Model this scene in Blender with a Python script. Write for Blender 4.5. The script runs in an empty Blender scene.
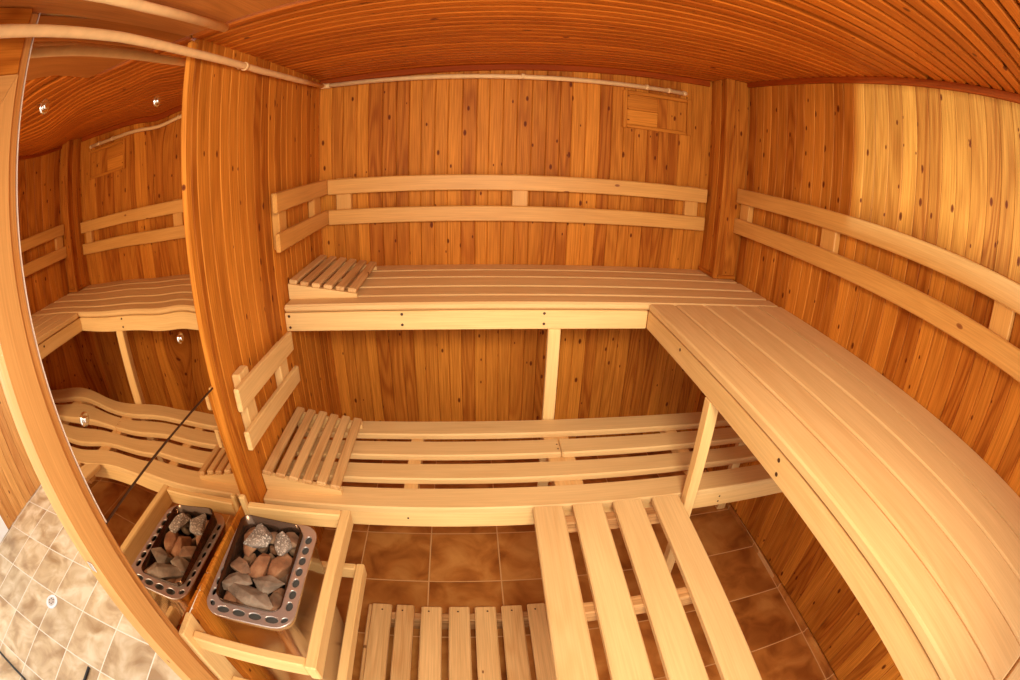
import bpy, bmesh, math, random
from mathutils import Vector, Matrix
S = bpy.context.scene
COL = S.collection
R = random.Random(7)

# ------------------------------------------------------------------ materials
def nodes(name):
    m = bpy.data.materials.new(name); m.use_nodes = True
    nt = m.node_tree
    b = nt.nodes['Principled BSDF']
    return m, nt, b

def N(nt, typ, **kw):
    n = nt.nodes.new(typ)
    for k, v in kw.items():
        if k.startswith('i_'):
            n.inputs[int(k[2:]) if k[2:].isdigit() else k[2:]].default_value = v
        else:
            setattr(n, k, v)
    return n

def L(nt, a, ao, b, bi):
    nt.links.new(a.outputs[ao], b.inputs[bi])

def math_node(nt, op, a=None, b=None, va=None, vb=None):
    n = nt.nodes.new('ShaderNodeMath'); n.operation = op
    if a is not None: nt.links.new(a, n.inputs[0])
    elif va is not None: n.inputs[0].default_value = va
    if b is not None: nt.links.new(b, n.inputs[1])
    elif vb is not None: n.inputs[1].default_value = vb
    return n.outputs[0]

def ramp(nt, fac, stops):
    n = nt.nodes.new('ShaderNodeValToRGB')
    el = n.color_ramp.elements
    while len(el) > 1: el.remove(el[-1])
    el[0].position = stops[0][0]; el[0].color = stops[0][1]
    for p, c in stops[1:]:
        e = el.new(p); e.color = c
    nt.links.new(fac, n.inputs[0])
    return n.outputs[0]

def mix(nt, fac, a, b, blend='MIX'):
    n = nt.nodes.new('ShaderNodeMix'); n.data_type = 'RGBA'; n.blend_type = blend
    for val, sock in ((fac, 0), (a, 6), (b, 7)):
        if hasattr(val, 'is_output'): nt.links.new(val, n.inputs[sock])
        else: n.inputs[sock].default_value = val
    return n.outputs[2]

def lin(r, g, b):
    f = lambda c: (c/255/12.92) if c/255 <= .04045 else ((c/255+.055)/1.055)**2.4
    return (f(r), f(g), f(b), 1)

def wood(name, light, dark, knot, rough=.42, tone_amt=.5, knots=.5, ring=.55, streak=.35, spec=.35, bump=.05, mott=.75):
    """planks carry 'grain' (metres: along, across, through, with an offset of their own) and 'tone' (0..1)"""
    m, nt, b = nodes(name)
    at = N(nt, 'ShaderNodeAttribute', attribute_name='grain')
    tn = N(nt, 'ShaderNodeAttribute', attribute_name='tone')
    def mp(sx, sy, sz):
        n = nt.nodes.new('ShaderNodeMapping'); n.inputs['Scale'].default_value = (sx, sy, sz)
        L(nt, at, 'Vector', n, 0); return n
    # slow field whose level lines are the year rings
    n1 = N(nt, 'ShaderNodeTexNoise'); n1.inputs['Scale'].default_value = 1; n1.inputs['Detail'].default_value = 1.5
    L(nt, mp(.9, 8, 8), 0, n1, 'Vector')
    ph = math_node(nt, 'MULTIPLY', n1.outputs[0], vb=70)
    sn = math_node(nt, 'SINE', ph)
    rings = math_node(nt, 'POWER', math_node(nt, 'MULTIPLY_ADD', sn, vb=.5), vb=1.6)
    rings.node.inputs[0].links[0].from_node.inputs[2].default_value = .5
    n2 = N(nt, 'ShaderNodeTexNoise'); n2.inputs['Scale'].default_value = 1; n2.inputs['Detail'].default_value = 4
    L(nt, mp(5, 220, 220), 0, n2, 'Vector')
    n3 = N(nt, 'ShaderNodeTexNoise'); n3.inputs['Scale'].default_value = 1; n3.inputs['Detail'].default_value = 3
    L(nt, mp(2.2, 16, 16), 0, n3, 'Vector')
    rt = math_node(nt, 'MAXIMUM', math_node(nt, 'MULTIPLY_ADD', tn.outputs['Fac'], vb=-1.1), vb=.12)
    rt.node.inputs[0].links[0].from_node.inputs[2].default_value = .85
    base = mix(nt, math_node(nt, 'MULTIPLY', math_node(nt, 'MULTIPLY', rings, rt), vb=ring*1.5), light, dark)
    st = ramp(nt, n2.outputs[0], [(.35, (1-streak*.7, 1-streak*.8, 1-streak, 1)), (.65, (1.0, 1.0, 1.0, 1))])
    base = mix(nt, 1.0, base, st, 'MULTIPLY')
    bl = ramp(nt, n3.outputs[0], [(.3, (.80, .72, .62, 1)), (.7, (1.06, 1.06, 1.06, 1))])
    base = mix(nt, mott, base, bl, 'MULTIPLY')
    # plank to plank difference
    to = ramp(nt, tn.outputs['Fac'], [(0, (1-.5*tone_amt, 1-.72*tone_amt, 1-.85*tone_amt, 1)), (.5, (.95, .95, .95, 1)), (1, (1+.25*tone_amt, 1+.32*tone_amt, 1+.35*tone_amt, 1))])
    base = mix(nt, 1.0, base, to, 'MULTIPLY')
    # knots
    if knots > 0:
        vo = N(nt, 'ShaderNodeTexVoronoi', voronoi_dimensions='2D'); vo.inputs['Scale'].default_value = 1; vo.inputs['Randomness'].default_value = 1
        L(nt, mp(8.0, 16, 16), 0, vo, 'Vector')
        sel = N(nt, 'ShaderNodeSeparateColor'); L(nt, vo, 'Color', sel, 0)
        on = math_node(nt, 'LESS_THAN', sel.outputs[0], vb=.5*knots)
        size = math_node(nt, 'MULTIPLY_ADD', sel.outputs[1], vb=.09); size.node.inputs[2].default_value = .045
        rel = math_node(nt, 'DIVIDE', vo.outputs['Distance'], size)
        core = ramp(nt, rel, [(.0, (1, 1, 1, 1)), (.75, (.85, .85, .85, 1)), (1.0, (.3, .3, .3, 1)), (1.5, (0, 0, 0, 1))])
        kf = math_node(nt, 'MULTIPLY', core, on)
        base = mix(nt, kf, base, knot)
    L(nt, base.node, 2, b, 'Base Color')
    b.inputs['Roughness'].default_value = rough
    b.inputs['Specular IOR Level'].default_value = spec
    bp = N(nt, 'ShaderNodeBump'); bp.inputs['Strength'].default_value = bump*4; bp.inputs['Distance'].default_value = .002
    L(nt, n2, 0, bp, 'Height'); L(nt, bp, 0, b, 'Normal')
    return m

def plain(name, col, rough=.5, metal=0, spec=.5, noise=0, nscale=40):
    m, nt, b = nodes(name)
    b.inputs['Roughness'].default_value = rough; b.inputs['Metallic'].default_value = metal
    b.inputs['Specular IOR Level'].default_value = spec
    if noise:
        tc = N(nt, 'ShaderNodeTexCoord')
        n = N(nt, 'ShaderNodeTexNoise'); n.inputs['Scale'].default_value = nscale; n.inputs['Detail'].default_value = 4
        L(nt, tc, 'Object', n, 'Vector')
        c = ramp(nt, n.outputs[0], [(.3, tuple(x*(1-noise) for x in col[:3])+(1,)), (.7, tuple(min(1, x*(1+noise*.6)) for x in col[:3])+(1,))])
        L(nt, c.node, 0, b, 'Base Color')
    else:
        b.inputs['Base Color'].default_value = col
    return m

def tiles(name, c1, c2, c3, grout, px, py, ox, oy, gw, rough=.35):
    m, nt, b = nodes(name)
    tc = N(nt, 'ShaderNodeTexCoord')
    sx = N(nt, 'ShaderNodeSeparateXYZ'); L(nt, tc, 'Object', sx, 0)
    def axis(out, o, p):
        t = math_node(nt, 'DIVIDE', math_node(nt, 'SUBTRACT', out, vb=o), vb=p)
        fr = math_node(nt, 'FRACT', t)
        fl = math_node(nt, 'FLOOR', t)
        d = math_node(nt, 'MULTIPLY', math_node(nt, 'MINIMUM', fr, math_node(nt, 'SUBTRACT', None, fr, va=1)), vb=p)
        return d, fl
    dx, fx = axis(sx.outputs[0], ox, px); dy, fy = axis(sx.outputs[1], oy, py)
    d = math_node(nt, 'MINIMUM', dx, dy)
    g = math_node(nt, 'LESS_THAN', d, vb=gw)
    cell = N(nt, 'ShaderNodeCombineXYZ'); nt.links.new(fx, cell.inputs[0]); nt.links.new(fy, cell.inputs[1])
    wn = N(nt, 'ShaderNodeTexWhiteNoise'); L(nt, cell, 0, wn, 'Vector')
    va = N(nt, 'ShaderNodeVectorMath', operation='MULTIPLY_ADD'); L(nt, wn, 'Color', va, 0)
    va.inputs[1].default_value = (9, 9, 9); L(nt, tc, 'Object', va, 2)
    n1 = N(nt, 'ShaderNodeTexNoise'); n1.inputs['Scale'].default_value = 6.5; n1.inputs['Detail'].default_value = 5; n1.inputs['Distortion'].default_value = .6
    L(nt, va, 0, n1, 'Vector')
    col = ramp(nt, n1.outputs[0], [(.33, c1), (.5, c2), (.68, c3)])
    tv = ramp(nt, wn.outputs['Value'], [(0, (.84, .83, .82, 1)), (1, (1.08, 1.08, 1.08, 1))])
    col = mix(nt, 1, col, tv, 'MULTIPLY')
    col = mix(nt, g, col, grout)
    L(nt, col.node, 2, b, 'Base Color'); b.inputs['Roughness'].default_value = rough
    bp = N(nt, 'ShaderNodeBump'); bp.inputs['Strength'].default_value = .6; bp.inputs['Distance'].default_value = .002
    inv = math_node(nt, 'SUBTRACT', None, g, va=1)
    nt.links.new(inv, bp.inputs['Height']); L(nt, bp, 0, b, 'Normal')
    return m

M = {}
M['wall'] = wood('wall_pine', lin(220, 140, 52), lin(166, 82, 20), lin(98, 36, 10), rough=.5, tone_amt=.45, knots=.55, ring=.50, streak=.42, spec=.08)
M['ceil'] = wood('ceiling_pine', lin(210, 116, 32), lin(178, 86, 20), lin(96, 36, 8), rough=.42, tone_amt=.28, knots=.3, ring=.4, spec=.25)
M['bench'] = wood('bench_abachi', lin(237, 198, 136), lin(222, 172, 106), lin(165, 105, 55), rough=.5, tone_amt=.14, knots=.0, ring=.28, streak=.13, spec=.2, mott=.35)
M['apron'] = wood('bench_spruce', lin(240, 200, 134), lin(226, 174, 102), lin(160, 96, 45), rough=.5, tone_amt=.12, knots=.07, mott=.4, ring=.4, streak=.16, spec=.25)
M['rail'] = wood('rail_pine', lin(228, 168, 88), lin(208, 138, 60), lin(140, 75, 30), rough=.45, tone_amt=.14, knots=.10, mott=.5, ring=.35, streak=.18)
M['duck'] = wood('duckboard_spruce', lin(234, 190, 128), lin(212, 158, 94), lin(130, 78, 36), rough=.5, tone_amt=.2, knots=.14, mott=.5, ring=.5, streak=.25)
M['rough'] = wood('rough_sawn', lin(222, 172, 112), lin(170, 112, 60), lin(70, 35, 14), rough=.7, tone_amt=.2, knots=.5, ring=.7, streak=.5)
M['trim'] = wood('trim_pine', lin(222, 166, 98), lin(202, 138, 70), lin(140, 75, 30), rough=.4, tone_amt=.14, knots=.12, ring=.4, streak=.2)
M['ply'] = wood('plywood', lin(206, 132, 62), lin(172, 96, 38), lin(90, 40, 14), rough=.4, tone_amt=.1, knots=.0, ring=.85, streak=.25)
M['outwall'] = wood('outer_pine', lin(230, 168, 96), lin(208, 138, 64), lin(100, 46, 18), rough=.4, tone_amt=.5, knots=.2)
M['mould_shade'] = wood('dark_moulding_and_shade', lin(172, 76, 20), lin(142, 54, 12), lin(70, 24, 8), rough=.6, tone_amt=.15, knots=0, spec=.08)  # own dark red on the right moulding, painted shade on the back strip
M['back'] = plain('groove_dark', lin(96, 48, 18), .8)
M['floor'] = tiles('brown_tiles', lin(156, 90, 36), lin(194, 124, 56), lin(218, 154, 80), lin(226, 178, 118), .318, .31, .545, -.98, .0028, .32)
M['outfloor'] = tiles('beige_tiles', lin(164, 128, 88), lin(200, 170, 130), lin(226, 204, 170), lin(226, 212, 192), .2885, .2955, -1.239, -1.636, .0035, .35)
M['conduit'] = plain('cream_conduit', lin(236, 194, 136), .45, spec=.25, noise=.08, nscale=30)
M['steel'] = plain('stainless', (.72, .68, .64, 1), .16, 1)
M['steelb'] = plain('brushed_steel', (.68, .61, .55, 1), .32, .75)
M['tray'] = plain('rim_shade', lin(104, 98, 92), .6, .2)
M['liner'] = plain('heat_browned_steel', lin(96, 74, 58), .22, .85)
M['darkbin'] = plain('burnt_steel', lin(46, 38, 34), .6, .3)
M['black'] = plain('black_rubber', lin(22, 20, 20), .5)
M['white'] = plain('white_paint', lin(238, 236, 232), .4)
M['chrome'] = plain('chrome', (.82, .8, .76, 1), .1, 1)
M['plastic'] = plain('pale_plastic', lin(226, 224, 224), .35)
M['edge'] = plain('pane_edge_glint', lin(230, 212, 190), .2)  # pale tone paints the outside light caught by the pane's edge
M['joint'] = plain('joint_strip', lin(60, 34, 20), .3)
M['screw'] = plain('dark_screw', lin(78, 46, 24), .5, .3)
M['stain'] = plain('cord', lin(30, 26, 24), .5)
# bronze mirror-like pane
m, nt, b = nodes('bronze_pane')
b.inputs['Base Color'].default_value = (.74, .62, .49, 1); b.inputs['Metallic'].default_value = 1; b.inputs['Roughness'].default_value = .015
M['pane'] = m
def rock(name, c1, c2, c3, sc=18, speck=0):
    m, nt, b = nodes(name)
    tc = N(nt, 'ShaderNodeTexCoord')
    n = N(nt, 'ShaderNodeTexNoise'); n.inputs['Scale'].default_value = sc; n.inputs['Detail'].default_value = 6
    L(nt, tc, 'Object', n, 'Vector')
    c = ramp(nt, n.outputs[0], [(.3, c1), (.52, c2), (.72, c3)])
    n2 = N(nt, 'ShaderNodeTexNoise'); n2.inputs['Scale'].default_value = 170; n2.inputs['Detail'].default_value = 3
    L(nt, tc, 'Object', n2, 'Vector')
    if speck:
        k = ramp(nt, n2.outputs[0], [(.52, (0, 0, 0, 1)), (.66, (speck, speck, speck, 1))])
        c = mix(nt, k, c, lin(236, 220, 200))
    L(nt, c.node, 2 if speck else 0, b, 'Base Color')
    b.inputs['Roughness'].default_value = .8
    bp = N(nt, 'ShaderNodeBump'); bp.inputs['Strength'].default_value = .7; bp.inputs['Distance'].default_value = .003
    L(nt, n2, 0, bp, 'Height'); L(nt, bp, 0, b, 'Normal')
    return m
M['rock_red'] = rock('red_brown_stone', lin(108, 68, 42), lin(148, 100, 66), lin(182, 138, 100))
M['rock_brown'] = rock('brown_stone', lin(98, 70, 52), lin(142, 106, 78), lin(176, 142, 110))
M['rock_grey'] = rock('grey_stone', lin(92, 74, 58), lin(132, 110, 90), lin(166, 146, 124))
M['rock_speck'] = rock('speckled_stone', lin(100, 88, 78), lin(140, 124, 110), lin(170, 156, 142), speck=.8)

# ------------------------------------------------------------------ mesh building
class MB:
    def __init__(s): s.v = []; s.f = []; s.g = []; s.t = []; s.sm = []
    def add(s, verts, faces, grain=None, tone=.5, smooth=False):
        o = len(s.v); s.v += [tuple(p) for p in verts]
        s.f += [tuple(i+o for i in f) for f in faces]
        s.g += list(grain) if grain else [tuple(p) for p in verts]
        s.t += [tone]*len(verts); s.sm += [smooth]*len(faces)
    def beam(s, a, b, w, t, up=(0, 0, 1), ch=.003, tone=None, taper=1.0):
        """board from a to b (centre line of its middle), w across, t along up"""
        a = Vector(a); b = Vector(b); d = (b-a); ln = d.length; d /= ln
        up = Vector(up); up = (up - d*up.dot(d)).normalized(); sd = d.cross(up)
        ch = min(ch, w*.3, t*.3)
        tone = R.random() if tone is None else tone
        off = Vector((R.uniform(0, 50), R.uniform(0, 50), R.uniform(0, 50)))
        def prof(h, k, inset):
            w2, t2 = h-inset, k-inset; c = ch
            return [(-w2+c, -t2), (w2-c, -t2), (w2, -t2+c), (w2, t2-c), (w2-c, t2), (-w2+c, t2), (-w2, t2-c), (-w2, -t2+c)]
        vs = []; gr = []
        for pos, ins, k in ((0, ch*.9, 1), (ch, 0, 1), (ln-ch, 0, taper), (ln, ch*.9, taper)):
            for x, y in prof(w/2*k, t/2, ins):
                vs.append(a + d*pos + sd*x + up*y); gr.append(Vector((pos, x, y*.6))+off)
        fs = []
        for r in range(3):
            for i in range(8):
                j = (i+1) % 8; fs.append((r*8+i, r*8+j, r*8+8+j, r*8+8+i))
        fs.append(tuple(range(7, -1, -1))); fs.append(tuple(range(24, 32)))
        s.add(vs, fs, gr, tone)
    def box(s, lo, hi, axis=None, ch=.003, tone=None):
        """board given by its extents; the grain runs along axis (default: longest)"""
        lo = Vector(lo); hi = Vector(hi); e = hi-lo; c = (lo+hi)/2
        ax = 'xyz'.index(axis) if axis else max(range(3), key=lambda i: e[i])
        o = [i for i in range(3) if i != ax]; ti = min(o, key=lambda i: e[i]); wi = [i for i in o if i != ti][0]
        a = c.copy(); b = c.copy(); a[ax] = lo[ax]; b[ax] = hi[ax]
        up = [0, 0, 0]; up[ti] = 1
        s.beam(a, b, e[wi], e[ti], up, ch, tone)
    def prism(s, poly, axis, d0, d1, grain_axis=2, tone=.5):
        """polygon in the two other axes, extruded along axis"""
        n = len(poly); vs = []
        off = Vector((R.uniform(0, 50), R.uniform(0, 50), R.uniform(0, 50)))
        for d in (d0, d1):
            for p in poly:
                q = list(p); q.insert(axis, d); vs.append(Vector(q))
        fs = [tuple(range(n-1, -1, -1)), tuple(range(n, 2*n))]
        for i in range(n):
            j = (i+1) % n; fs.append((i, j, n+j, n+i))
        o = [i for i in range(3) if i != grain_axis]
        gr = [Vector((v[grain_axis], v[o[0]], v[o[1]]))+off for v in vs]
        s.add(vs, fs, gr, tone)
    def tube(s, pts, r, n=12, caps=True, tone=.5):
        pts = [Vector(p) for p in pts]; vs = []; 
        prev = None
        for i, p in enumerate(pts):
            d = (pts[min(i+1, len(pts)-1)]-pts[max(i-1, 0)]).normalized()
            ref = prev if prev is not None else (Vector((0, 0, 1)) if abs(d.z) < .9 else Vector((1, 0, 0)))
            u = (ref-d*ref.dot(d)).normalized(); prev = u; v = d.cross(u)
            rr = r[i] if isinstance(r, (list, tuple)) else r
            for k in range(n):
                a = 2*math.pi*k/n; vs.append(p+u*math.cos(a)*rr+v*math.sin(a)*rr)
        fs = []
        for i in range(len(pts)-1):
            for k in range(n):
                j = (k+1) % n; fs.append((i*n+k, i*n+j, i*n+n+j, i*n+n+k))
        o = len(s.f)
        s.add(vs, fs, None, tone, True)
        if caps:
            s.f += [tuple(len(s.v)-len(vs)+k for k in range(n-1, -1, -1)), tuple(len(s.v)-n+k for k in range(n))]; s.sm += [False, False]
    def build(s, name, mat, parent=None):
        me = bpy.data.meshes.new(name); me.from_pydata(s.v, [], s.f); me.update()
        bm = bmesh.new(); bm.from_mesh(me); bmesh.ops.recalc_face_normals(bm, faces=bm.faces); bm.to_mesh(me); bm.free()
        g = me.attributes.new('grain', 'FLOAT_VECTOR', 'POINT'); g.data.foreach_set('vector', [c for p in s.g for c in p])
        t = me.attributes.new('tone', 'FLOAT', 'POINT'); t.data.foreach_set('value', s.t)
        me.polygons.foreach_set('use_smooth', s.sm)
        me.materials.append(mat)
        o = bpy.data.objects.new(name, me); COL.objects.link(o)
        if parent: 
            o.parent = parent; o.matrix_parent_inverse = pinv(parent)
        return o

def pinv(o):
    m = Matrix.Identity(4)
    chain = []
    while o: chain.append(o); o = o.parent
    for c in reversed(chain):
        m = m @ c.matrix_parent_inverse @ c.matrix_basis
    return m.inverted()

def thing(name, label, cat, loc=(0, 0, 0), group=None):
    o = bpy.data.objects.new(name, None); COL.objects.link(o); o.location = loc
    o.empty_display_size = .05
    return tag(o, label, cat, group)
def tag(o, label, cat, group=None):
    o['label'] = label; o['category'] = cat
    if group: o['group'] = group
    return o
def struct(o): o['kind'] = 'structure'; return o
def board(name, lo, hi, mat, parent=None, axis=None, ch=.003, tone=None):
    mb = MB(); mb.box(lo, hi, axis, ch, tone); return mb.build(name, mat, parent)
def screws(pts, nrm, parent, r=.0058):
    """small round screw heads lying in a board face"""
    for p in pts:
        mb = MB(); n = Vector(nrm)
        mb.tube([Vector(p)-n*.004, Vector(p)+n*.0006], [r, r], 10)
        mb.build('screw', M['screw'], parent)

# ------------------------------------------------------------------ the room
ZC = lambda x: 2.104+.044*x          # underside of the board ceiling
YF = -2.62                            # front wall
def XR(y): return 2.119-.030*(y+.2)   # right wall face

def plank_row(name, mat, fn, n, pitch, parent=None):
    mb = MB()
    for i in range(n): fn(mb, i)
    return mb.build(name, mat, parent)

TK = .016
# back wall: boards from x=0 to the right wall
mb = MB(); x = -.0
while x < 2.16:
    w = R.choice((.058, .062, .066, .07)); mb.box((x+.0004, 0, 0), (x+w-.0004, TK, ZC(x)+.03), 'z', .0034); x += w
mb.add([(-.1, TK*.8, 0), (2.4, TK*.8, 0), (2.4, TK*.8, 2.35), (-.1, TK*.8, 2.35)], [(0, 1, 2, 3)], tone=0)
struct(mb.build('wall_back', M['wall']))
# left wall: boards from the back corner to the pane, and the low part below the pane
mb = MB(); y = 0.0
ws = []
while y > -1.19:
    w = R.choice((.06, .064, .07)); w = min(w, y+1.200) if y-w < -1.17 else w
    mb.box((-TK, y-w+.0004, 0), (0, y-.0004, ZC(0)+.02), 'z', .0034); y -= w
    if y <= -1.1999: break
mb.add([(-TK*.8, 0, 0), (-TK*.8, -1.2, 0), (-TK*.8, -1.2, 2.3), (-TK*.8, 0, 2.3)], [(0, 1, 2, 3)], tone=0)
y = -1.236
while y > -1.84:
    w = min(.072, y+1.852); mb.box((-TK-.012, y-w+.0004, 0), (-.012, y-.0004, .693), 'z', .0034); y -= w
struct(mb.build('wall_left', M['wall']))
mb = MB(); mb.beam((-.022, -1.2225, 0), (-.022, -1.2225, ZC(0)-.005), .045, .050, (1, 0, 0), .010, tone=.7)
struct(mb.build('trim_1', M['wall']))
# lintel above the pane and the door
mb = MB()
mb.box((-.05, -1.165, 2.108), (-.0165, YF, 2.20), 'y', .003, .25)
struct(mb.build('trim_2', M['wall']))
# right wall, very slightly out of square
mb = MB(); y = .02
while y > YF:
    w = R.choice((.062, .068, .074)); x0 = XR(y); x1 = XR(y-w)
    mb.beam(((x0+x1)/2+TK/2, y-w/2, .024), ((x0+x1)/2+TK/2, y-w/2, 2.27), w-.0008, TK, (1, .03, 0), .0034); y -= w
mb.add([(XR(.1)+TK*.8, .1, 0), (XR(YF)+TK*.8, YF, 0), (XR(YF)+TK*.8, YF, 2.35), (XR(.1)+TK*.8, .1, 2.35)], [(0, 1, 2, 3)], tone=0)
struct(mb.build('wall_right', M['wall']))
# ceiling boards along x
mb = MB(); y = .0; k = 0
P = .056
while y > YF:
    gap = .014
    if abs(y+1.42) < P*.5: y -= .020
    xa = -.012 if y > -1.22 else .45
    xb = XR(y)+.02
    a = Vector((xa, y-P/2, ZC(xa)+.011)); b2 = Vector((xb, y-P/2, ZC(xb)+.011))
    mb.beam(a, b2, P-gap, .022, (0, 0, 1), .004); y -= P
mb.add([(-.05, .05, ZC(-.05)+.03), (2.3, .05, ZC(2.3)+.03), (2.3, YF, ZC(2.3)+.03), (.46, YF, ZC(.46)+.03), (.46, -1.252, ZC(.46)+.03), (-.05, -1.252, ZC(-.05)+.03)], [(0, 1, 2, 3, 4, 5)], tone=0)
struct(mb.build('ceiling', M['ceil']))
mb = MB(); mb.prism([(-.0155, ZC(0)+.002), (.455, ZC(.455)+.002), (.455, ZC(.455)+.016), (-.0155, ZC(0)+.016)], 1, -1.2525, YF, 1, .6)
struct(mb.build('ceiling.001', M['ply']))
# ceiling mouldings; the back strip's dark tone paints the shaded top of the wall
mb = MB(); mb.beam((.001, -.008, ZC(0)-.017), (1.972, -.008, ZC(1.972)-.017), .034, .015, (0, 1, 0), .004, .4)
struct(mb.build('trim_shade', M['mould_shade']))
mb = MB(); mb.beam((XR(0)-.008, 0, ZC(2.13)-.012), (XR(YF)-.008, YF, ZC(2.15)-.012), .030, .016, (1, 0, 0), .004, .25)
struct(mb.build('trim_4', M['mould_shade']))
# boxed corner column
mb = MB()
XB, YB = 1.985, -.185
for (x0, x1) in ((XB+.0004, XB+.05), (XB+.0508, XR(-.1)-.001)):
    mb.box((x0, YB, 1.142), (x1, YB+TK, ZC(2.1)-.001), 'z', .0034)
for (y0, y1) in ((-.0005, -.055), (-.0558, -.112), (-.1128, -.1685)):
    mb.box((XB, y1, 1.142), (XB+TK, y0, ZC(2.05)-.001), 'z', .0034)
mb.box((XB-.012, YB-.012, 1.142), (XB+.014, YB+.014, ZC(2.05)-.002), 'z', .004, .25)
mb.box((XB-.010, YB+.0145, 1.1415), (XB-.0005, -.001, 1.164), 'y', .003, .1)
mb.box((XB+.0145, YB-.010, 1.1415), (XR(-.1)-.002, YB-.0005, 1.164), 'x', .003, .1)
o = struct(mb.build('column', M['wall']))
# floors
def slab(name, x0, x1, y0, y1, mat, z=0):
    mb = MB(); mb.add([(x0, y0, z), (x1, y0, z), (x1, y1, z), (x0, y1, z), (x0, y0, z-.05), (x1, y0, z-.05), (x1, y1, z-.05), (x0, y1, z-.05)],
        [(0, 1, 2, 3), (4, 7, 6, 5), (0, 4, 5, 1), (1, 5, 6, 2), (2, 6, 7, 3), (3, 7, 4, 0)])
    return struct(mb.build(name, mat))
slab('floor', -.06, 2.3, YF, .03, M['floor'])
slab('floor.001', -2.5, -.06, -4.2, .2, M['outfloor'])
mb = MB(); mb.beam((XR(0)-.006, 0, .012), (XR(YF)-.006, YF, .012), .024, .012, (1, 0, 0), .002, .3)
struct(mb.build('baseboard_right', M['floor']))
# wall across the outer room, with a white door
mb = MB(); y = -.2
while y > -1.36:
    mb.box((-2.42, y-.0796, 0.002), (-2.404, y-.0004, 2.4), 'z', .007); y -= .08
struct(mb.build('wall_outside', M['outwall']))
d = struct(board('door_1', (-2.42, -2.3, .012), (-2.385, -1.405, 2.05), M['white'], ch=.004))
mb = MB()
for (z0, z1) in ((.16, .9), (1.02, 1.9)): 
    mb.box((-2.386, -2.18, z0), (-2.380, -1.53, z1), 'z', .003)
mb.build('door_panel', M['white'], d)
mb = MB(); mb.box((-2.425, -4.2, 0), (-2.39, -2.31, 2.4), 'z', .003); struct(mb.build('wall_outside.001', M['white']))

mb = MB(); mb.box((-1.22, -3.4, .002), (-1.18, -2.485, 1.612), 'z', .004); struct(mb.build('light_blocker', M['white']))  # unseen blocker, added to cut the lower part of the daylight beam

# door frame between pane and doorway
post = MB(); post.prism([(-1.957, .001), (-1.886, .001), (-1.886, 1.976), (-1.957, 1.880)], 0, -.048, .004, 2, .85)
struct(post.build('trim_5', M['trim']))
mb = MB(); mb.prism([(-1.9575, 1.8805), (-1.8865, 1.9765), (YF, 1.9765), (YF, 1.8805)], 0, -.048, .004, 1, .7)
struct(mb.build('trim_6', M['trim']))
mb = MB(); mb.beam((-.050, -1.8690, .001), (-.050, -1.8690, 2.106), .033, .076, (1, 0, 0), .005, .35)
struct(mb.build('trim_7', M['outwall']))
mb = MB(); mb.box((-.09, YF, 1.978), (.004, -1.886, 2.106), 'y', .003, .2)
struct(mb.build('trim_8', M['wall']))
# strike plate on the post
c = tag(board('door_catch', (-.034, -1.9605, 1.062), (-.016, -1.9575, 1.088), M['chrome'], ch=.002), 'small chrome door catch on the outer edge of the pale door post', 'door catch')

# ------------------------------------------------------------------ bronze pane
win = bpy.data.objects.new('window_1', None); COL.objects.link(win); win.location = (0, -1.85, .7); struct(win)
BOLT = [(-1.776, 1.917), (-1.366, 1.916), (-1.775, 1.313), (-1.343, 1.304)]
def pane(y0, y1, z0, z1, x, h, name='pane'):
    ny, nz = 72, 96; vs = []; fs = []
    for i in range(ny+1):
        for j in range(nz+1):
            y = y0+(y1-y0)*i/ny; z = z0+(z1-z0)*j/nz
            vs.append((x+h(y, z)+.024*(y+1.2335), y, z))
    for i in range(ny):
        for j in range(nz):
            a = i*(nz+1)+j; fs.append((a, a+1, a+nz+2, a+nz+1))
    mb = MB(); mb.add(vs, fs, None, .5, True)
    n = len(vs); bx = x-.021
    mb.add([(bx, y0, z0), (bx, y1, z0), (bx, y1, z1), (bx, y0, z1)], [(0, 1, 2, 3)])
    return mb.build(name, M['pane'], win)
def h_up(y, z):
    v = .00022*math.sin((y+1.25)*2*math.pi/.24+.6)*(1-.3*math.cos(z*4)) + .0005*math.sin(z*2.2)
    for (by, bz) in BOLT:
        r2 = (y-by)**2+(z-bz)**2; v -= .0011*math.exp(-r2/(2*.055**2))
    return v
def h_lo(y, z):
    return -.0030*((y+1.45)/.31)**2+.0008*math.sin((z-.7)*2*math.pi/.5)
pane(-1.2335, -1.8505, 1.106, 2.106, -.006, h_up)
pane(-1.2335, -1.8505, .694, 1.115, -.0135, h_lo)
mb = MB(); mb.beam((-.0085, -1.2335, 1.1065), (-.0232, -1.8505, 1.1065), .010, .006, (0, 0, 1), .001); mb.build('pane_joint', M['joint'], win)
mb = MB(); mb.box((-.0235, -1.8512, 1.11), (-.0142, -1.8490, 2.106), 'z', .0006); mb.build('pane_edge', M['edge'], win)  # thin pale strip, the edge's glint put into its colour
for (by, bz) in BOLT:
    mb = MB()
    x0 = -.0065+h_up(by, bz)+.024*(by+1.2335)
    mb.tube([(x0-.002, by, bz), (x0+.002, by, bz), (x0+.0035, by, bz)], [.015, .015, .012], 16)
    mb.tube([(x0+.0035, by, bz), (x0+.009, by, bz), (x0+.010, by, bz)], [.008, .008, .006], 6)
    mb.build('bolt', M['chrome'], win)

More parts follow.
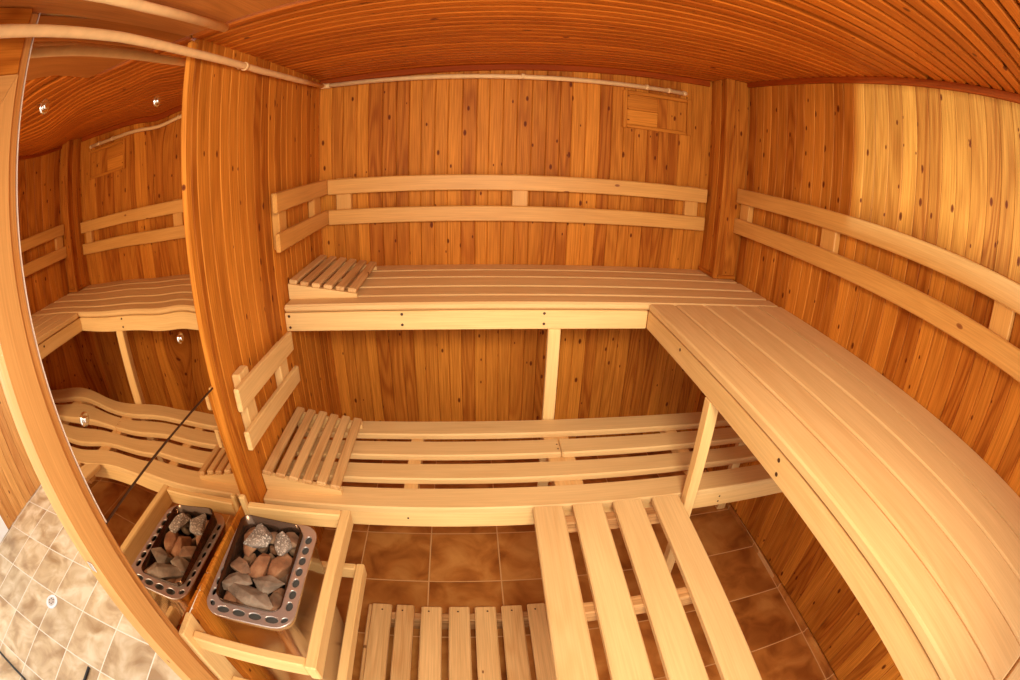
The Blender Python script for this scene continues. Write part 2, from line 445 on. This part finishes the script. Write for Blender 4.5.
# ------------------------------------------------------------------ benches
ZU = 1.140
t = thing('sauna_bench', 'long upper wooden bench along the back wall under the wall vent', 'bench', (.9, -.3, .6))
for i, (a, bb) in enumerate(((-.006, -.118), (-.124, -.243), (-.249, -.389), (-.395, -.514), (-.520, -.612))):
    board('seat_plank', (.003, bb, ZU-.030), ((XR(a)-.003) if a < -.14 else XB-.014, a, ZU), M['bench'], t, ch=.008) if a < -.14 else \
    board('seat_plank', (.003, bb, ZU-.030), (2.108, a, ZU), M['bench'], t, ch=.008)
ap = board('apron', (.003, -.6065, 1.028), (1.459, -.582, 1.1055), M['apron'], t, 'x', .003, .7)
screws([(.022, -.6065, 1.092), (.022, -.6065, 1.045), (.49, -.6065, 1.093), (.49, -.6065, 1.05), (1.035, -.6065, 1.093), (1.035, -.6065, 1.05)], (0, -1, 0), ap)
lg = board('leg', (1.055, -.601, .001), (1.105, -.572, 1.026), M['apron'], t, 'z', .003, .8)
for xx in (.3, 1.6): board('crosspiece', (xx, -.58, 1.05), (xx+.045, -.01, 1.1095), M['apron'], t, 'y')

t = thing('sauna_bench', 'wide upper wooden bench running along the right wall toward the viewer', 'bench', (1.8, -1.5, .6))
e = .0
for (xa, xb) in ((1.456, 1.564), (1.572, 1.701), (1.709, 1.850), (1.858, 1.986), (1.994, None)):
    if xb: 
        mb = MB(); mb.box((xa, -2.485, ZU-.030), (xb, -.6185, ZU), 'y', .0055); mb.build('seat_plank', M['bench'], t)
    else:
        mb = MB()
        y0, y1 = -.6185, -2.485
        mb.prism([(xa, y0), (XR(y0)-.003, y0), (XR(y1)-.003, y1), (xa, y1)], 2, ZU-.030, ZU, 1, .55); mb.build('seat_plank', M['bench'], t)
board('seat_plank', (1.456, -2.600, ZU-.030), (2.16, -2.490, ZU), M['bench'], t, 'x', .004)
ap = board('apron', (1.462, -2.60, 1.028), (1.486, -.600, 1.1045), M['apron'], t, 'y', .003, .45)
screws([(1.462, -.94, 1.082), (1.462, -1.60, 1.085), (1.462, -1.61, 1.05), (1.462, -2.36, 1.095), (1.462, -2.36, 1.055)], (-1, 0, 0), ap, .006)
mb = MB(); mb.beam((1.482, -1.191, 1.027), (1.508, -1.191, .001), .040, .040, (0, 1, 0), .003, .8); mb.build('leg', M['apron'], t)
for yy in (-1.0, -1.75, -2.4): board('crosspiece', (1.487, yy, 1.05), (XR(yy)-.004, yy+.045, 1.1095), M['apron'], t, 'x')

ZL = .620
t = thing('sauna_bench', 'long lower wooden bench with open gaps between its planks, below the back bench', 'bench', (1.0, -.9, .3))
LX = 2.125
board('seat_plank', (.003, -.713, ZL-.028), (LX, -.611, ZL), M['bench'], t, 'x', .005)
board('seat_plank', (.003, -.857, ZL-.028), (1.094, -.760, ZL), M['bench'], t, 'x', .005)
board('seat_plank', (1.0965, -.857, ZL-.028), (LX, -.760, ZL), M['bench'], t, 'x', .005)
board('seat_plank', (.003, -1.000, ZL-.028), (LX, -.906, ZL), M['bench'], t, 'x', .005)
board('seat_plank', (.003, -1.156, ZL-.028), (LX+.01, -1.049, ZL), M['bench'], t, 'x', .005)
ap = board('apron', (.003, -1.148, .523), (LX+.012, -1.124, .5905), M['apron'], t, 'x', .003, .6)
screws([(.53, -1.148, .565), (1.66, -1.148, .57), (1.66, -1.148, .545)], (0, -1, 0), ap, .004)
for (xa, xb) in ((.07, .12), (.505, .556), (1.045, 1.15), (1.588, 1.640), (2.06, 2.11)):
    board('crosspiece', (xa, -1.1235, .545), (xb, -.612, ZL-.0285), M['apron'], t, 'y', .003)
screws([(1.083, -.80, ZL), (1.083, -.83, ZL)], (0, 0, 1), t, .0035)
for xx in (.06, 2.05): board('leg', (xx, -.66, .001), (xx+.05, -.625, .544), M['apron'], t, 'z')

ZS = .636
t = thing('slatted_bench', 'open bench of four broad planks reaching from lower bench toward the viewer', 'bench', (1.2, -1.8, .3))
far = [(.947, 1.040), (1.079, 1.174), (1.218, 1.313), (1.360, 1.455)]
slope = -.026
for (xa, xb) in far:
    xc = (xa+xb)/2; y0, y1 = -1.1725, -2.45
    mb = MB(); mb.beam((xc, y0, ZS-.014), (xc+slope*(y0-y1), y1, ZS-.014), (xb-xa)+.006, .028, (0, 0, 1), .005); mb.build('seat_plank', M['bench'], t)
for yy, nm in ((-1.215, 0), (-1.586, 0), (-2.36, 0)):
    mb = MB(); sh = slope*(-1.17-yy)
    mb.box((.985+sh, yy-.020, ZS-.0285-.050), (1.425+sh, yy+.022, ZS-.0285), 'x', .004); mb.build('crosspiece', M['rough'], t)
for (xx, yy) in ((1.00, -2.38), (1.36, -2.38), (1.00, -1.245), (1.38, -1.245)):
    if yy < -2: board('leg', (xx-.02, yy-.02, .001), (xx+.025, yy+.018, ZS-.079), M['rough'], t, 'z')

# ------------------------------------------------------------------ duckboard
t = thing('duckboard', 'low slatted wooden duckboard on the brown tiled floor beside the heater', 'duckboard', (.65, -1.6, 0))
ZD = .100
for (xa, xb) in ((.331, .413), (.431, .503), (.531, .613), (.640, .722), (.742, .824), (.845, .928), (.948, 1.02)):
    mb = MB(); mb.beam(((xa+xb)/2, -1.188-R.uniform(0, .008), ZD-.011), ((xa+xb)/2-.004, -2.10, ZD-.011), xb-xa, .022, (0, 0, 1), .005); s = mb.build('slat', M['duck'], t)
    screws([((xa+xb)/2+R.uniform(-.012, .012), -1.222, ZD)], (0, 0, 1), s, .004)
board('slat', (.316, -2.1, .030), (.3305, -1.192, .094), M['duck'], t, 'y', .004)
for yy in (-1.232, -1.66, -2.05): board('bearer', (.332, yy-.02, .001), (1.03, yy+.018, ZD-.0225), M['rough'], t, 'x', .004)

# ------------------------------------------------------------------ back rests
def rails_x(label, rails, battens, y_wall):
    t = thing('backrest_rail', label, 'backrest', (0, 0, 0), 'two-bar backrests on the walls')
    for (x0, x1, z0, z1) in rails:
        board('rail', (x0, y_wall-.054, z0), (x1, y_wall-.034, z1), M['rail'], t, 'x', .004, R.uniform(.3, .7))
    for (x0, x1, z0, z1) in battens:
        board('batten', (x0, y_wall-.0335, z0), (x1, y_wall-.001, z1), M['rail'], t, 'z', .004, R.uniform(.5, .9))
    return t
rails_x('two-bar wooden backrest on the back wall above the upper bench',
        [(.0565, 1.963, 1.513, 1.588), (.0565, 1.962, 1.363, 1.437)],
        [(.094, .172, 1.36, 1.59), (.948, 1.025, 1.36, 1.59), (1.845, 1.92, 1.36, 1.59)], 0)
def rails_y(label, rails, battens, face, sgn, mat='rail'):
    t = thing('backrest_rail', label, 'backrest', (0, 0, 0), 'two-bar backrests on the walls')
    for (y0, y1, za, zb, h) in rails:
        xc0 = face(y0)+sgn*.045; xc1 = face(y1)+sgn*.045
        mb = MB(); mb.beam((xc0, y0, za-h/2), (xc1, y1, zb-h/2), h, .020, (1, 0, 0), .004, R.uniform(.4, .6)); mb.build('rail', M[mat], t)
    for (y0, y1, z0, z1) in battens:
        yc = (y0+y1)/2; f = face(yc)
        xs = sorted((f+sgn*.002, f+sgn*.034))
        board('batten', (xs[0], y0, z0), (xs[1], y1, z1), M[mat], t, 'z', .004, R.uniform(.6, .95))
    return t
rails_y('short two-bar wooden backrest high on the left wall, above the upper headrest',
        [(-.705, -.036, 1.592, 1.590, .074), (-.698, -.036, 1.442, 1.438, .072)],
        [(-.640, -.56, 1.368, 1.588), (-.20, -.10, 1.36, 1.585)], lambda y: 0, 1)
rails_y('long two-bar wooden backrest on the right wall above the right bench',
        [(-.19, -2.55, 1.622, 1.660, .075), (-.188, -2.55, 1.468, 1.496, .078)],
        [(-.285, -.20, 1.40, 1.62), (-.94, -.845, 1.40, 1.625), (-1.84, -1.75, 1.41, 1.64)], XR, -1)
rails_y('small low two-bar wooden backrest on the left wall above the lower headrest',
        [(-1.193, -.680, 1.076, 1.058, .078), (-1.198, -.663, .928, .904, .068)],
        [(-1.128, -1.055, .845, 1.092), (-.80, -.72, .825, 1.035)], lambda y: 0, 1, 'apron')

# ------------------------------------------------------------------ head rests
def headrest(label, x0, x1, y0, y1, zb, hl, hr):
    """wedge: two tapered side boards and six slats, high by the wall"""
    t = thing('headrest', label, 'headrest', ((x0+x1)/2, (y0+y1)/2, zb), 'slatted headrests on the benches')
    st = .019
    for (ya, yb) in ((y0+.002, y0+.022), (y1-.022, y1-.002)):
        mb = MB(); mb.prism([(x0, zb), (x1, zb), (x1, zb+hr-st), (x0, zb+hl-st)], 1, ya, yb, 0, .7)
        mb.build('side_board', M['apron'], t)
    mb = MB(); mb.box((x0+.06, (y0+y1)/2-.01, zb+.002), (x0+.2, (y0+y1)/2+.01, zb+.018), 'x'); mb.build('side_board', M['apron'], t)
    n = 6; d = Vector((x1-x0, 0, hr-hl)); d.normalize(); up = Vector((-d.z, 0, d.x))
    for i in range(n):
        f = (i+.42)/(n-.15)
        c = Vector((x0+(x1-x0)*f, 0, zb+hl-st+(hr-hl)*f))+up*(st/2+.0006)
        mb = MB(); mb.beam((c.x, y0+R.uniform(-.003, .003), c.z), (c.x, y1+R.uniform(-.003, .003), c.z), .036, st, up, .0045); mb.build('slat', M['duck'], t)
    return t
h = headrest('sloping slatted wooden headrest lying on the left end of the upper bench', .004, .300, -.535, -.075, ZU+.0005, .084, .034)
h = headrest('sloping slatted wooden headrest lying on the left end of the lower bench', .004, .298, -1.104, -.655, ZL+.0005, .090, .038)

# ------------------------------------------------------------------ vent board
t = thing('vent_panel', 'small framed wooden vent hatch high on the back wall', 'vent', (1.67, -.01, 1.96))
V0, V1, W0, W1 = 1.481, 1.860, 1.860, 2.058
for lo, hi, ax in (((V0, -.016, W0), (V0+.024, -.0005, W1), 'z'), ((V1-.024, -.016, W0), (V1, -.0005, W1), 'z'),
                   ((V0+.0245, -.014, W1-.020), (V1-.0245, -.0005, W1), 'x'), ((V0+.0245, -.014, W0), (V1-.0245, -.0005, W0+.018), 'x')):
    board('frame_bar', lo, hi, M['wall'], t, ax, .003, .4)
vx = V0+.0245+.165
board('hatch_board', (V0+.025, -.009, 1.957), (vx, -.0006, W1-.0205), M['wall'], t, 'x', .002, .35)
board('hatch_board', (V0+.025, -.009, W0+.0185), (vx, -.0006, 1.956), M['wall'], t, 'x', .002, .75)
for i in range(3):
    xa = vx+.0005+i*.0545; board('hatch_board', (xa, -.008, W0+.0185), (min(xa+.054, V1-.0245), -.0006, W1-.0205), M['wall'], t, 'z', .003, (.12, .5, .6)[i])

# ------------------------------------------------------------------ conduits
t = thing('conduit_pipe', 'long thin cream pipe running below the ceiling along left and back walls', 'pipe', (.03, -.03, 2.07), 'cream conduit pipes')
pl = [(.030, YF+.01, 2.036), (.030, -2.0, 2.046), (.030, -1.6, 2.050), (.030, -1.28, 2.044), (.030, -.8, 2.043), (.030, -.4, 2.052), (.030, -.05, 2.066)]
mb = MB(); mb.tube(pl, .0118, 14); mb.build('pipe', M['conduit'], t)
mb = MB(); mb.tube([(.030, -.06, 2.0655), (.030, -.044, 2.066), (.034, -.034, 2.0665), (.044, -.030, 2.067), (.060, -.030, 2.0672)], .0135, 14); mb.build('elbow', M['conduit'], t)
mb = MB(); mb.tube([(.05, -.030, 2.067), (.92, -.030, 2.074), (1.80, -.030, 2.086)], .0118, 14); mb.build('pipe', M['conduit'], t)
mb = MB(); mb.tube([(1.80, -.030, 2.086), (1.812, -.030, 2.086), (1.826, -.029, 2.087)], [.0135, .0135, .005], 14); mb.build('end_plug', M['conduit'], t)
for xx in (.985, 1.60, 1.72):
    z = 2.067+.0108*xx
    mb = MB(); mb.tube([(xx-.008, -.030, z), (xx+.008, -.030, z)], .0145, 14); mb.build('clip', M['conduit'], t)
for yy, z in ((-.93, 2.043), (-2.2, 2.042)):
    mb = MB(); mb.tube([(.03, yy-.008, z), (.03, yy+.008, z)], .0148, 14)
    mb.box((.001, yy-.006, z-.004), (.022, yy+.006, z+.004)); mb.build('clip', M['conduit'], t)
t = thing('conduit_pipe', 'shorter cream pipe under the plywood ceiling above the bronze pane', 'pipe', (.1, -1.6, 2.09), 'cream conduit pipes')
mb = MB(); mb.tube([(.098, YF+.01, 2.0905), (.106, -1.6, 2.0905), (.124, -1.258, 2.0915)], .0118, 14); mb.build('pipe', M['conduit'], t)
# ------------------------------------------------------------------ heater guard
t = thing('heater_guard', 'pale wooden guard rail framing the sauna heater in two tiers', 'guard rail', (.2, -1.55, .4))
for (ya, yb) in ((-1.290, -1.268), (-1.865, -1.782)):
    board('post', (-.010, ya, .001), (.012, yb, .735), M['apron'], t, 'z', .004, .8)
for (z0, z1) in ((.640, .700), (.385, .440)):
    board('rear_rail', (.0125, -1.290, z0), (.342, -1.262, z1), M['apron'], t, 'x', .004, .75)
    board('front_rail', (.0125, -1.845, z0), (.342, -1.815, z1), M['apron'], t, 'x', .004, .75)
    board('side_rail', (.3425, -1.850, z0-.003), (.372, -1.262, z1+.001), M['apron'], t, 'y', .004, .8)

# ------------------------------------------------------------------ heater
HX0, HX1, HY0, HY1, HZ = .010, .284, -1.738, -1.338, .688
def rrect(x0, x1, y0, y1, r, n=6):
    pts = []
    for cx, cy, a0 in ((x1-r, y1-r, 0), (x0+r, y1-r, 90), (x0+r, y0+r, 180), (x1-r, y0+r, 270)):
        for i in range(n+1):
            a = math.radians(a0+90*i/n); pts.append((cx+r*math.cos(a), cy+r*math.sin(a)))
    return pts
t = thing('sauna_heater', 'stainless steel sauna stove full of stones inside the guard rail', 'heater', ((HX0+HX1)/2, (HY0+HY1)/2, 0))
def loft(rings, closed=True):
    mb = MB(); n = len(rings[0]); vs = [v for r in rings for v in r]; fs = []
    for k in range(len(rings)-1):
        for i in range(n):
            j = (i+1) % n; fs.append((k*n+i, k*n+j, k*n+n+j, k*n+n+i))
    mb.add(vs, fs, None, .5, True); return mb
out = rrect(HX0, HX1, HY0, HY1, .055)
lowr = rrect(HX0+.01, HX1-.012, HY0+.02, HY1-.02, .045)
mb = loft([[(x, y, HZ-.004) for x, y in out], [(x, y, HZ-.016) for x, y in out], [(x, y, HZ-.03) for x, y in rrect(HX0+.008, HX1-.008, HY0+.008, HY1-.008, .05)],
           [(x, y, .40) for x, y in lowr], [(x, y, .16) for x, y in lowr]])
mb.add([(x, y, .16) for x, y in lowr], [tuple(range(len(lowr)))])
mb.build('casing', M['steel'], t)
IX0, IX1, IY0, IY1 = HX0+.027, HX1-.041, HY0+.048, HY1-.020
inn = rrect(IX0, IX1, IY0, IY1, .032)
mb = loft([[(x, y, HZ-.006) for x, y in inn], [(x, y, HZ-.17) for x, y in rrect(IX0+.01, IX1-.01, IY0+.01, IY1-.01, .03)]])
mb.add([(x, y, HZ-.17) for x, y in inn], [tuple(range(len(inn)))])
mb.build('stone_bin', M['darkbin'], t)
# perforated top rim: outline, opening and oval holes as one filled plate
cu = bpy.data.curves.new('rim', 'CURVE'); cu.dimensions = '2D'; cu.fill_mode = 'BOTH'; cu.extrude = .0016; cu.bevel_depth = .0016; cu.bevel_resolution = 1
def spl(pts):
    s = cu.splines.new('POLY'); s.points.add(len(pts)-1); s.use_cyclic_u = True
    for p, (x, y) in zip(s.points, pts): p.co = (x, y, 0, 1)
spl(out); spl(inn)
HOLES = []
def hole(cx, cy, a, rx=.0145, ry=.0095):
    HOLES.append((cx, cy, a, rx, ry))
for i in range(7):
    f = (i+.5)/7; y = HY0+.058+(HY1-HY0-.100)*f
    hole(HX1-.0205, y, math.pi/2, .0175, .0120); hole(HX0+.0135, y, math.pi/2, .0160, .0080)
for i in range(4):
    x = HX0+.062+(HX1-HX0-.122)*i/3; hole(x, HY0+.024, 0, .0215, .0130)
hole(HX0+.0215, HY0+.038, 2.2, .013, .009); hole(HX1-.024, HY0+.030, .7, .013, .009)
for (cx, cy, a, rx, ry) in HOLES:
    spl([(cx+rx*math.cos(q)*math.cos(a)-ry*math.sin(q)*math.sin(a), cy+rx*math.cos(q)*math.sin(a)+ry*math.sin(q)*math.cos(a)) for q in [2*math.pi*k/16 for k in range(16)]])
oc = bpy.data.objects.new('rim_curve', cu); COL.objects.link(oc)
bpy.context.view_layer.update()
me = bpy.data.meshes.new_from_object(oc.evaluated_get(bpy.context.evaluated_depsgraph_get()))
bpy.data.objects.remove(oc)
me.name = 'rim'; me.materials.clear(); me.materials.append(M['steelb'])
o = bpy.data.objects.new('rim', me); COL.objects.link(o); o.parent = t; o.matrix_parent_inverse = pinv(t); o.location = (0, 0, HZ)
# dark tray below the holes
mb = loft([[(x, y, HZ-.0165) for x, y in rrect(HX0+.006, HX1-.006, HY0+.006, HY1-.006, .05)], [(x, y, HZ-.0165) for x, y in rrect(IX0-.002, IX1+.002, IY0-.002, IY1+.002, .034)]])
mb.build('rim_tray', M['tray'], t)
# loose liner standing in the opening, high at the back and on the pane side
def lin_top(x, y):
    a = (x-IX0)/(IX1-IX0); v = (y-IY0)/(IY1-IY0); return HZ+.004+.044*(1-a)*(.30+.70*v)+.020*a*v
lo = rrect(IX0+.0015, IX1-.0015, IY0+.0015, IY1-.0015, .032); li = rrect(IX0+.0033, IX1-.0033, IY0+.0033, IY1-.0033, .031)
mb = loft([[(x, y, HZ-.04) for x, y in lo], [(x, y, lin_top(x, y)) for x, y in lo], [(x, y, lin_top(x, y)) for x, y in li], [(x, y, HZ-.04) for x, y in li]])
mb.build('liner', M['liner'], t)
for (xx, yy) in ((HX0+.04, HY0+.06), (HX1-.05, HY0+.06), (HX0+.04, HY1-.06), (HX1-.05, HY1-.06)):
    mb = MB(); mb.tube([(xx, yy, .001), (xx, yy, .16)], .012, 10); mb.build('leg', M['darkbin'], t)

# ------------------------------------------------------------------ stones
def hull(seed, sx, sy, sz, mat):
    r = random.Random(seed); bm = bmesh.new()
    for _ in range(17):
        v = Vector((r.gauss(0, 1), r.gauss(0, 1), r.gauss(0, 1))).normalized()
        k = r.uniform(.88, 1.06)
        bm.verts.new((v.x*sx*k, v.y*sy*k, v.z*sz*k))
    bmesh.ops.convex_hull(bm, input=bm.verts[:])
    for v in [v for v in bm.verts if not v.link_faces]: bm.verts.remove(v)
    bmesh.ops.dissolve_limit(bm, angle_limit=.30, verts=bm.verts[:], edges=bm.edges[:])
    bmesh.ops.bevel(bm, geom=bm.edges[:], offset=.0016, segments=1, profile=.6, affect='EDGES')
    bmesh.ops.triangulate(bm, faces=bm.faces[:])
    bmesh.ops.subdivide_edges(bm, edges=bm.edges[:], cuts=1, use_grid_fill=True)
    from mathutils import noise
    for v in bm.verts:
        q = v.co*70+Vector((seed*3.1, 0, 0)); v.co += v.co.normalized()*noise.noise(q)*.0022
    bmesh.ops.recalc_face_normals(bm, faces=bm.faces[:])
    me = bpy.data.meshes.new('sauna_stone'); bm.to_mesh(me); bm.free(); me.materials.append(mat)
    return me
def fit_in(o, pad=.0052):
    """keep a stone inside the liner: nudge it, and shrink it only if it is too long"""
    for _ in range(3):
        m = o.rotation_euler.to_matrix(); pts = [m @ (Vector(v.co)*1) for v in o.data.vertices]
        for ax, lo, hi in ((0, IX0+pad, IX1-pad), (1, IY0+pad, IY1-pad)):
            a = min(p[ax] for p in pts); b = max(p[ax] for p in pts); c = o.location[ax]
            if c+a < lo: o.location[ax] = lo-a
            elif c+b > hi: o.location[ax] = hi-b
STONES = [  # pixel centre in the photograph gave x, y; size; turn; material; label
    (.052, -1.410, .672, .021, .047, .022, .15, 'rock_red', 'tall red-brown stone leaning on the back left corner of the stove'),
    (.098, -1.425, .690, .029, .042, .024, -.25, 'rock_speck', 'pale speckled grey stone, the larger of two, near the back of the stove'),
    (.176, -1.432, .688, .021, .042, .022, .30, 'rock_speck', 'narrow speckled grey stone right of the larger pale speckled one'),
    (.122, -1.366, .664, .024, .020, .018, .0, 'rock_brown', 'small brown stone at the back rim behind the speckled stones'),
    (.178, -1.366, .664, .026, .019, .018, .4, 'rock_grey', 'small dark grey stone against the back rim above the narrow speckled one'),
    (.226, -1.408, .676, .027, .026, .018, .1, 'rock_brown', 'beige brown stone in the back right corner of the stove'),
    (.051, -1.540, .680, .027, .036, .022, -.5, 'rock_brown', 'beige brown stone with flat faces by the left rim'),
    (.124, -1.512, .676, .030, .042, .024, .1, 'rock_red', 'reddish block stone in the middle of the stove'),
    (.212, -1.500, .666, .029, .044, .022, -.35, 'rock_red', 'broad rust brown stone beside the right rim'),
    (.078, -1.590, .684, .042, .026, .017, .35, 'rock_grey', 'flat grey wedge stone left of centre in the stove'),
    (.176, -1.592, .686, .046, .032, .020, -.25, 'rock_grey', 'broad smooth grey stone right of centre toward the front'),
    (.106, -1.634, .660, .034, .024, .016, .2, 'rock_red', 'rusty red stone wedged under the flat grey wedge stone'),
    (.128, -1.650, .680, .062, .028, .022, -.22, 'rock_grey', 'long grey brown slab stone at the front rim'),
    (.218, -1.640, .664, .019, .036, .020, .1, 'rock_brown', 'thin brown stone in the front right corner of the stove'),
    (.056, -1.634, .660, .020, .024, .018, .0, 'rock_red', 'small rusty stone in the front left corner of the stove'),
]
for i, (x, y, z, sx, sy, sz, rz, mt, lb) in enumerate(STONES):
    o = bpy.data.objects.new('sauna_stone', hull(11+i, sx*1.52, sy*1.46, sz*1.15, M[mt])); COL.objects.link(o)
    o.location = (.134+(x-.128)*1.12, -1.533+(y+1.525)*1.10, z+.006); o.rotation_euler = (R.uniform(-.12, .12), R.uniform(-.12, .12), rz)
    fit_in(o)
    tag(o, lb, 'stone', 'stones in the sauna heater')
base = [hull(60+k, .034, .034, .026, M[('rock_brown', 'rock_red')[k % 2]]) for k in range(4)]
k = 0
for i in range(3):
    for j in range(5):
        o = bpy.data.objects.new('sauna_stone', base[k % 4]); COL.objects.link(o)
        o.location = (IX0+.036+i*.066, IY0+.036+j*.065, HZ-.056+R.uniform(-.006, .006)); o.rotation_euler = (R.uniform(0, 3), R.uniform(0, 3), R.uniform(0, 3))
        fit_in(o)
        tag(o, 'dark brown stone lying under the top layer in the stove', 'stone', 'lower stones in the sauna heater'); k += 1

# ------------------------------------------------------------------ outer floor bits
t = thing('floor_drain', 'round pale floor drain in the beige tiles outside the doorway', 'drain', (-1.520, -1.700, 0))
mb = MB(); mb.tube([(-1.52, -1.70, .0005), (-1.52, -1.70, .005), (-1.52, -1.70, .006)], [.052, .052, .046], 32); mb.build('rim', M['plastic'], t)
mb = MB()
mb.tube([(-1.52, -1.70, .006), (-1.52, -1.70, .0085)], [.034, .030], 24); mb.build('cover', M['steelb'], t)
mb = MB()
for k in range(6):
    a = k*math.pi/3; mb.box((-1.52+.02*math.cos(a)-.004, -1.70+.02*math.sin(a)-.004, .008), (-1.52+.02*math.cos(a)+.004, -1.70+.02*math.sin(a)+.004, .0092), ch=.0005)
mb.build('slot', M['black'], t)
mb = MB(); mb.tube([(-2.2, -2.18, .010), (-1.804, -2.31, .010), (-1.472, -2.322, .010), (-1.3, -2.4, .010)], .009, 10)
tag(mb.build('floor_cable', M['black']), 'long black cable lying on the beige tiles at the far left', 'cable', 'black floor cables')
mb = MB(); mb.tube([(-1.026, -1.948, .009), (-1.025, -2.032, .009), (-1.03, -2.2, .009)], .008, 10)
tag(mb.build('floor_cable', M['black']), 'short black cable end lying on the beige tiles nearer the door post', 'cable', 'black floor cables')

# ------------------------------------------------------------------ light
def area(name, loc, target, size, energy, color, sy=None):
    l = bpy.data.lights.new(name, 'AREA'); l.energy = energy; l.color = color; l.shape = 'RECTANGLE'; l.size = size; l.size_y = sy or size
    o = bpy.data.objects.new(name, l); COL.objects.link(o); o.location = loc
    o.rotation_euler = (Vector(target)-Vector(loc)).to_track_quat('-Z', 'Y').to_euler(); return o
sl = area('sauna_lamp', (.95, -2.56, 1.99), (.95, -.4, .8), .5, 17, (1, .89, .70), .3); sl.data.spread = math.radians(125)
dl = area('door_light', (-2.05, -2.88, 1.60), (2.15, -1.7, 1.72), .05, 30, (.40, .66, 1)); dl.data.spread = math.radians(50)
w = bpy.data.worlds.new('World'); S.world = w; w.use_nodes = True
w.node_tree.nodes['Background'].inputs[0].default_value = (1, .95, .88, 1); w.node_tree.nodes['Background'].inputs[1].default_value = 1.9

# ------------------------------------------------------------------ camera
cd = bpy.data.cameras.new('camera'); cam = bpy.data.objects.new('camera', cd); COL.objects.link(cam); S.camera = cam
cd.type = 'PANO'; cd.sensor_fit = 'HORIZONTAL'; cd.sensor_width = 36; cd.clip_start = .01
pc = cd if hasattr(cd, 'panorama_type') else cd.cycles
pc.panorama_type = 'FISHEYE_LENS_POLYNOMIAL'
pc.fisheye_fov = math.pi*1.2
pc.fisheye_polynomial_k0 = 0
pc.fisheye_polynomial_k1 = -0.05830169039027879
pc.fisheye_polynomial_k2 = -8.138814603562725e-05
pc.fisheye_polynomial_k3 = 6.365206561941189e-06
pc.fisheye_polynomial_k4 = -1.0646113994987935e-06
f = Vector((0.08330521, 0.91950866, -0.38414069)); r = Vector((0.99649597, -0.07976025, 0.02518105)); u = r.cross(f)
m = Matrix((r, u, -f)).transposed().to_4x4(); m.translation = (0.74879315, -2.33701878, 1.70672159)
cam.matrix_world = m
S.view_settings.view_transform = 'Standard'; S.view_settings.look = 'None'; S.view_settings.exposure = .12; S.view_settings.gamma = 1
S.view_settings.use_curve_mapping = False
try: S.cycles.max_bounces = 12; S.cycles.diffuse_bounces = 6; S.cycles.glossy_bounces = 6
except Exception: pass
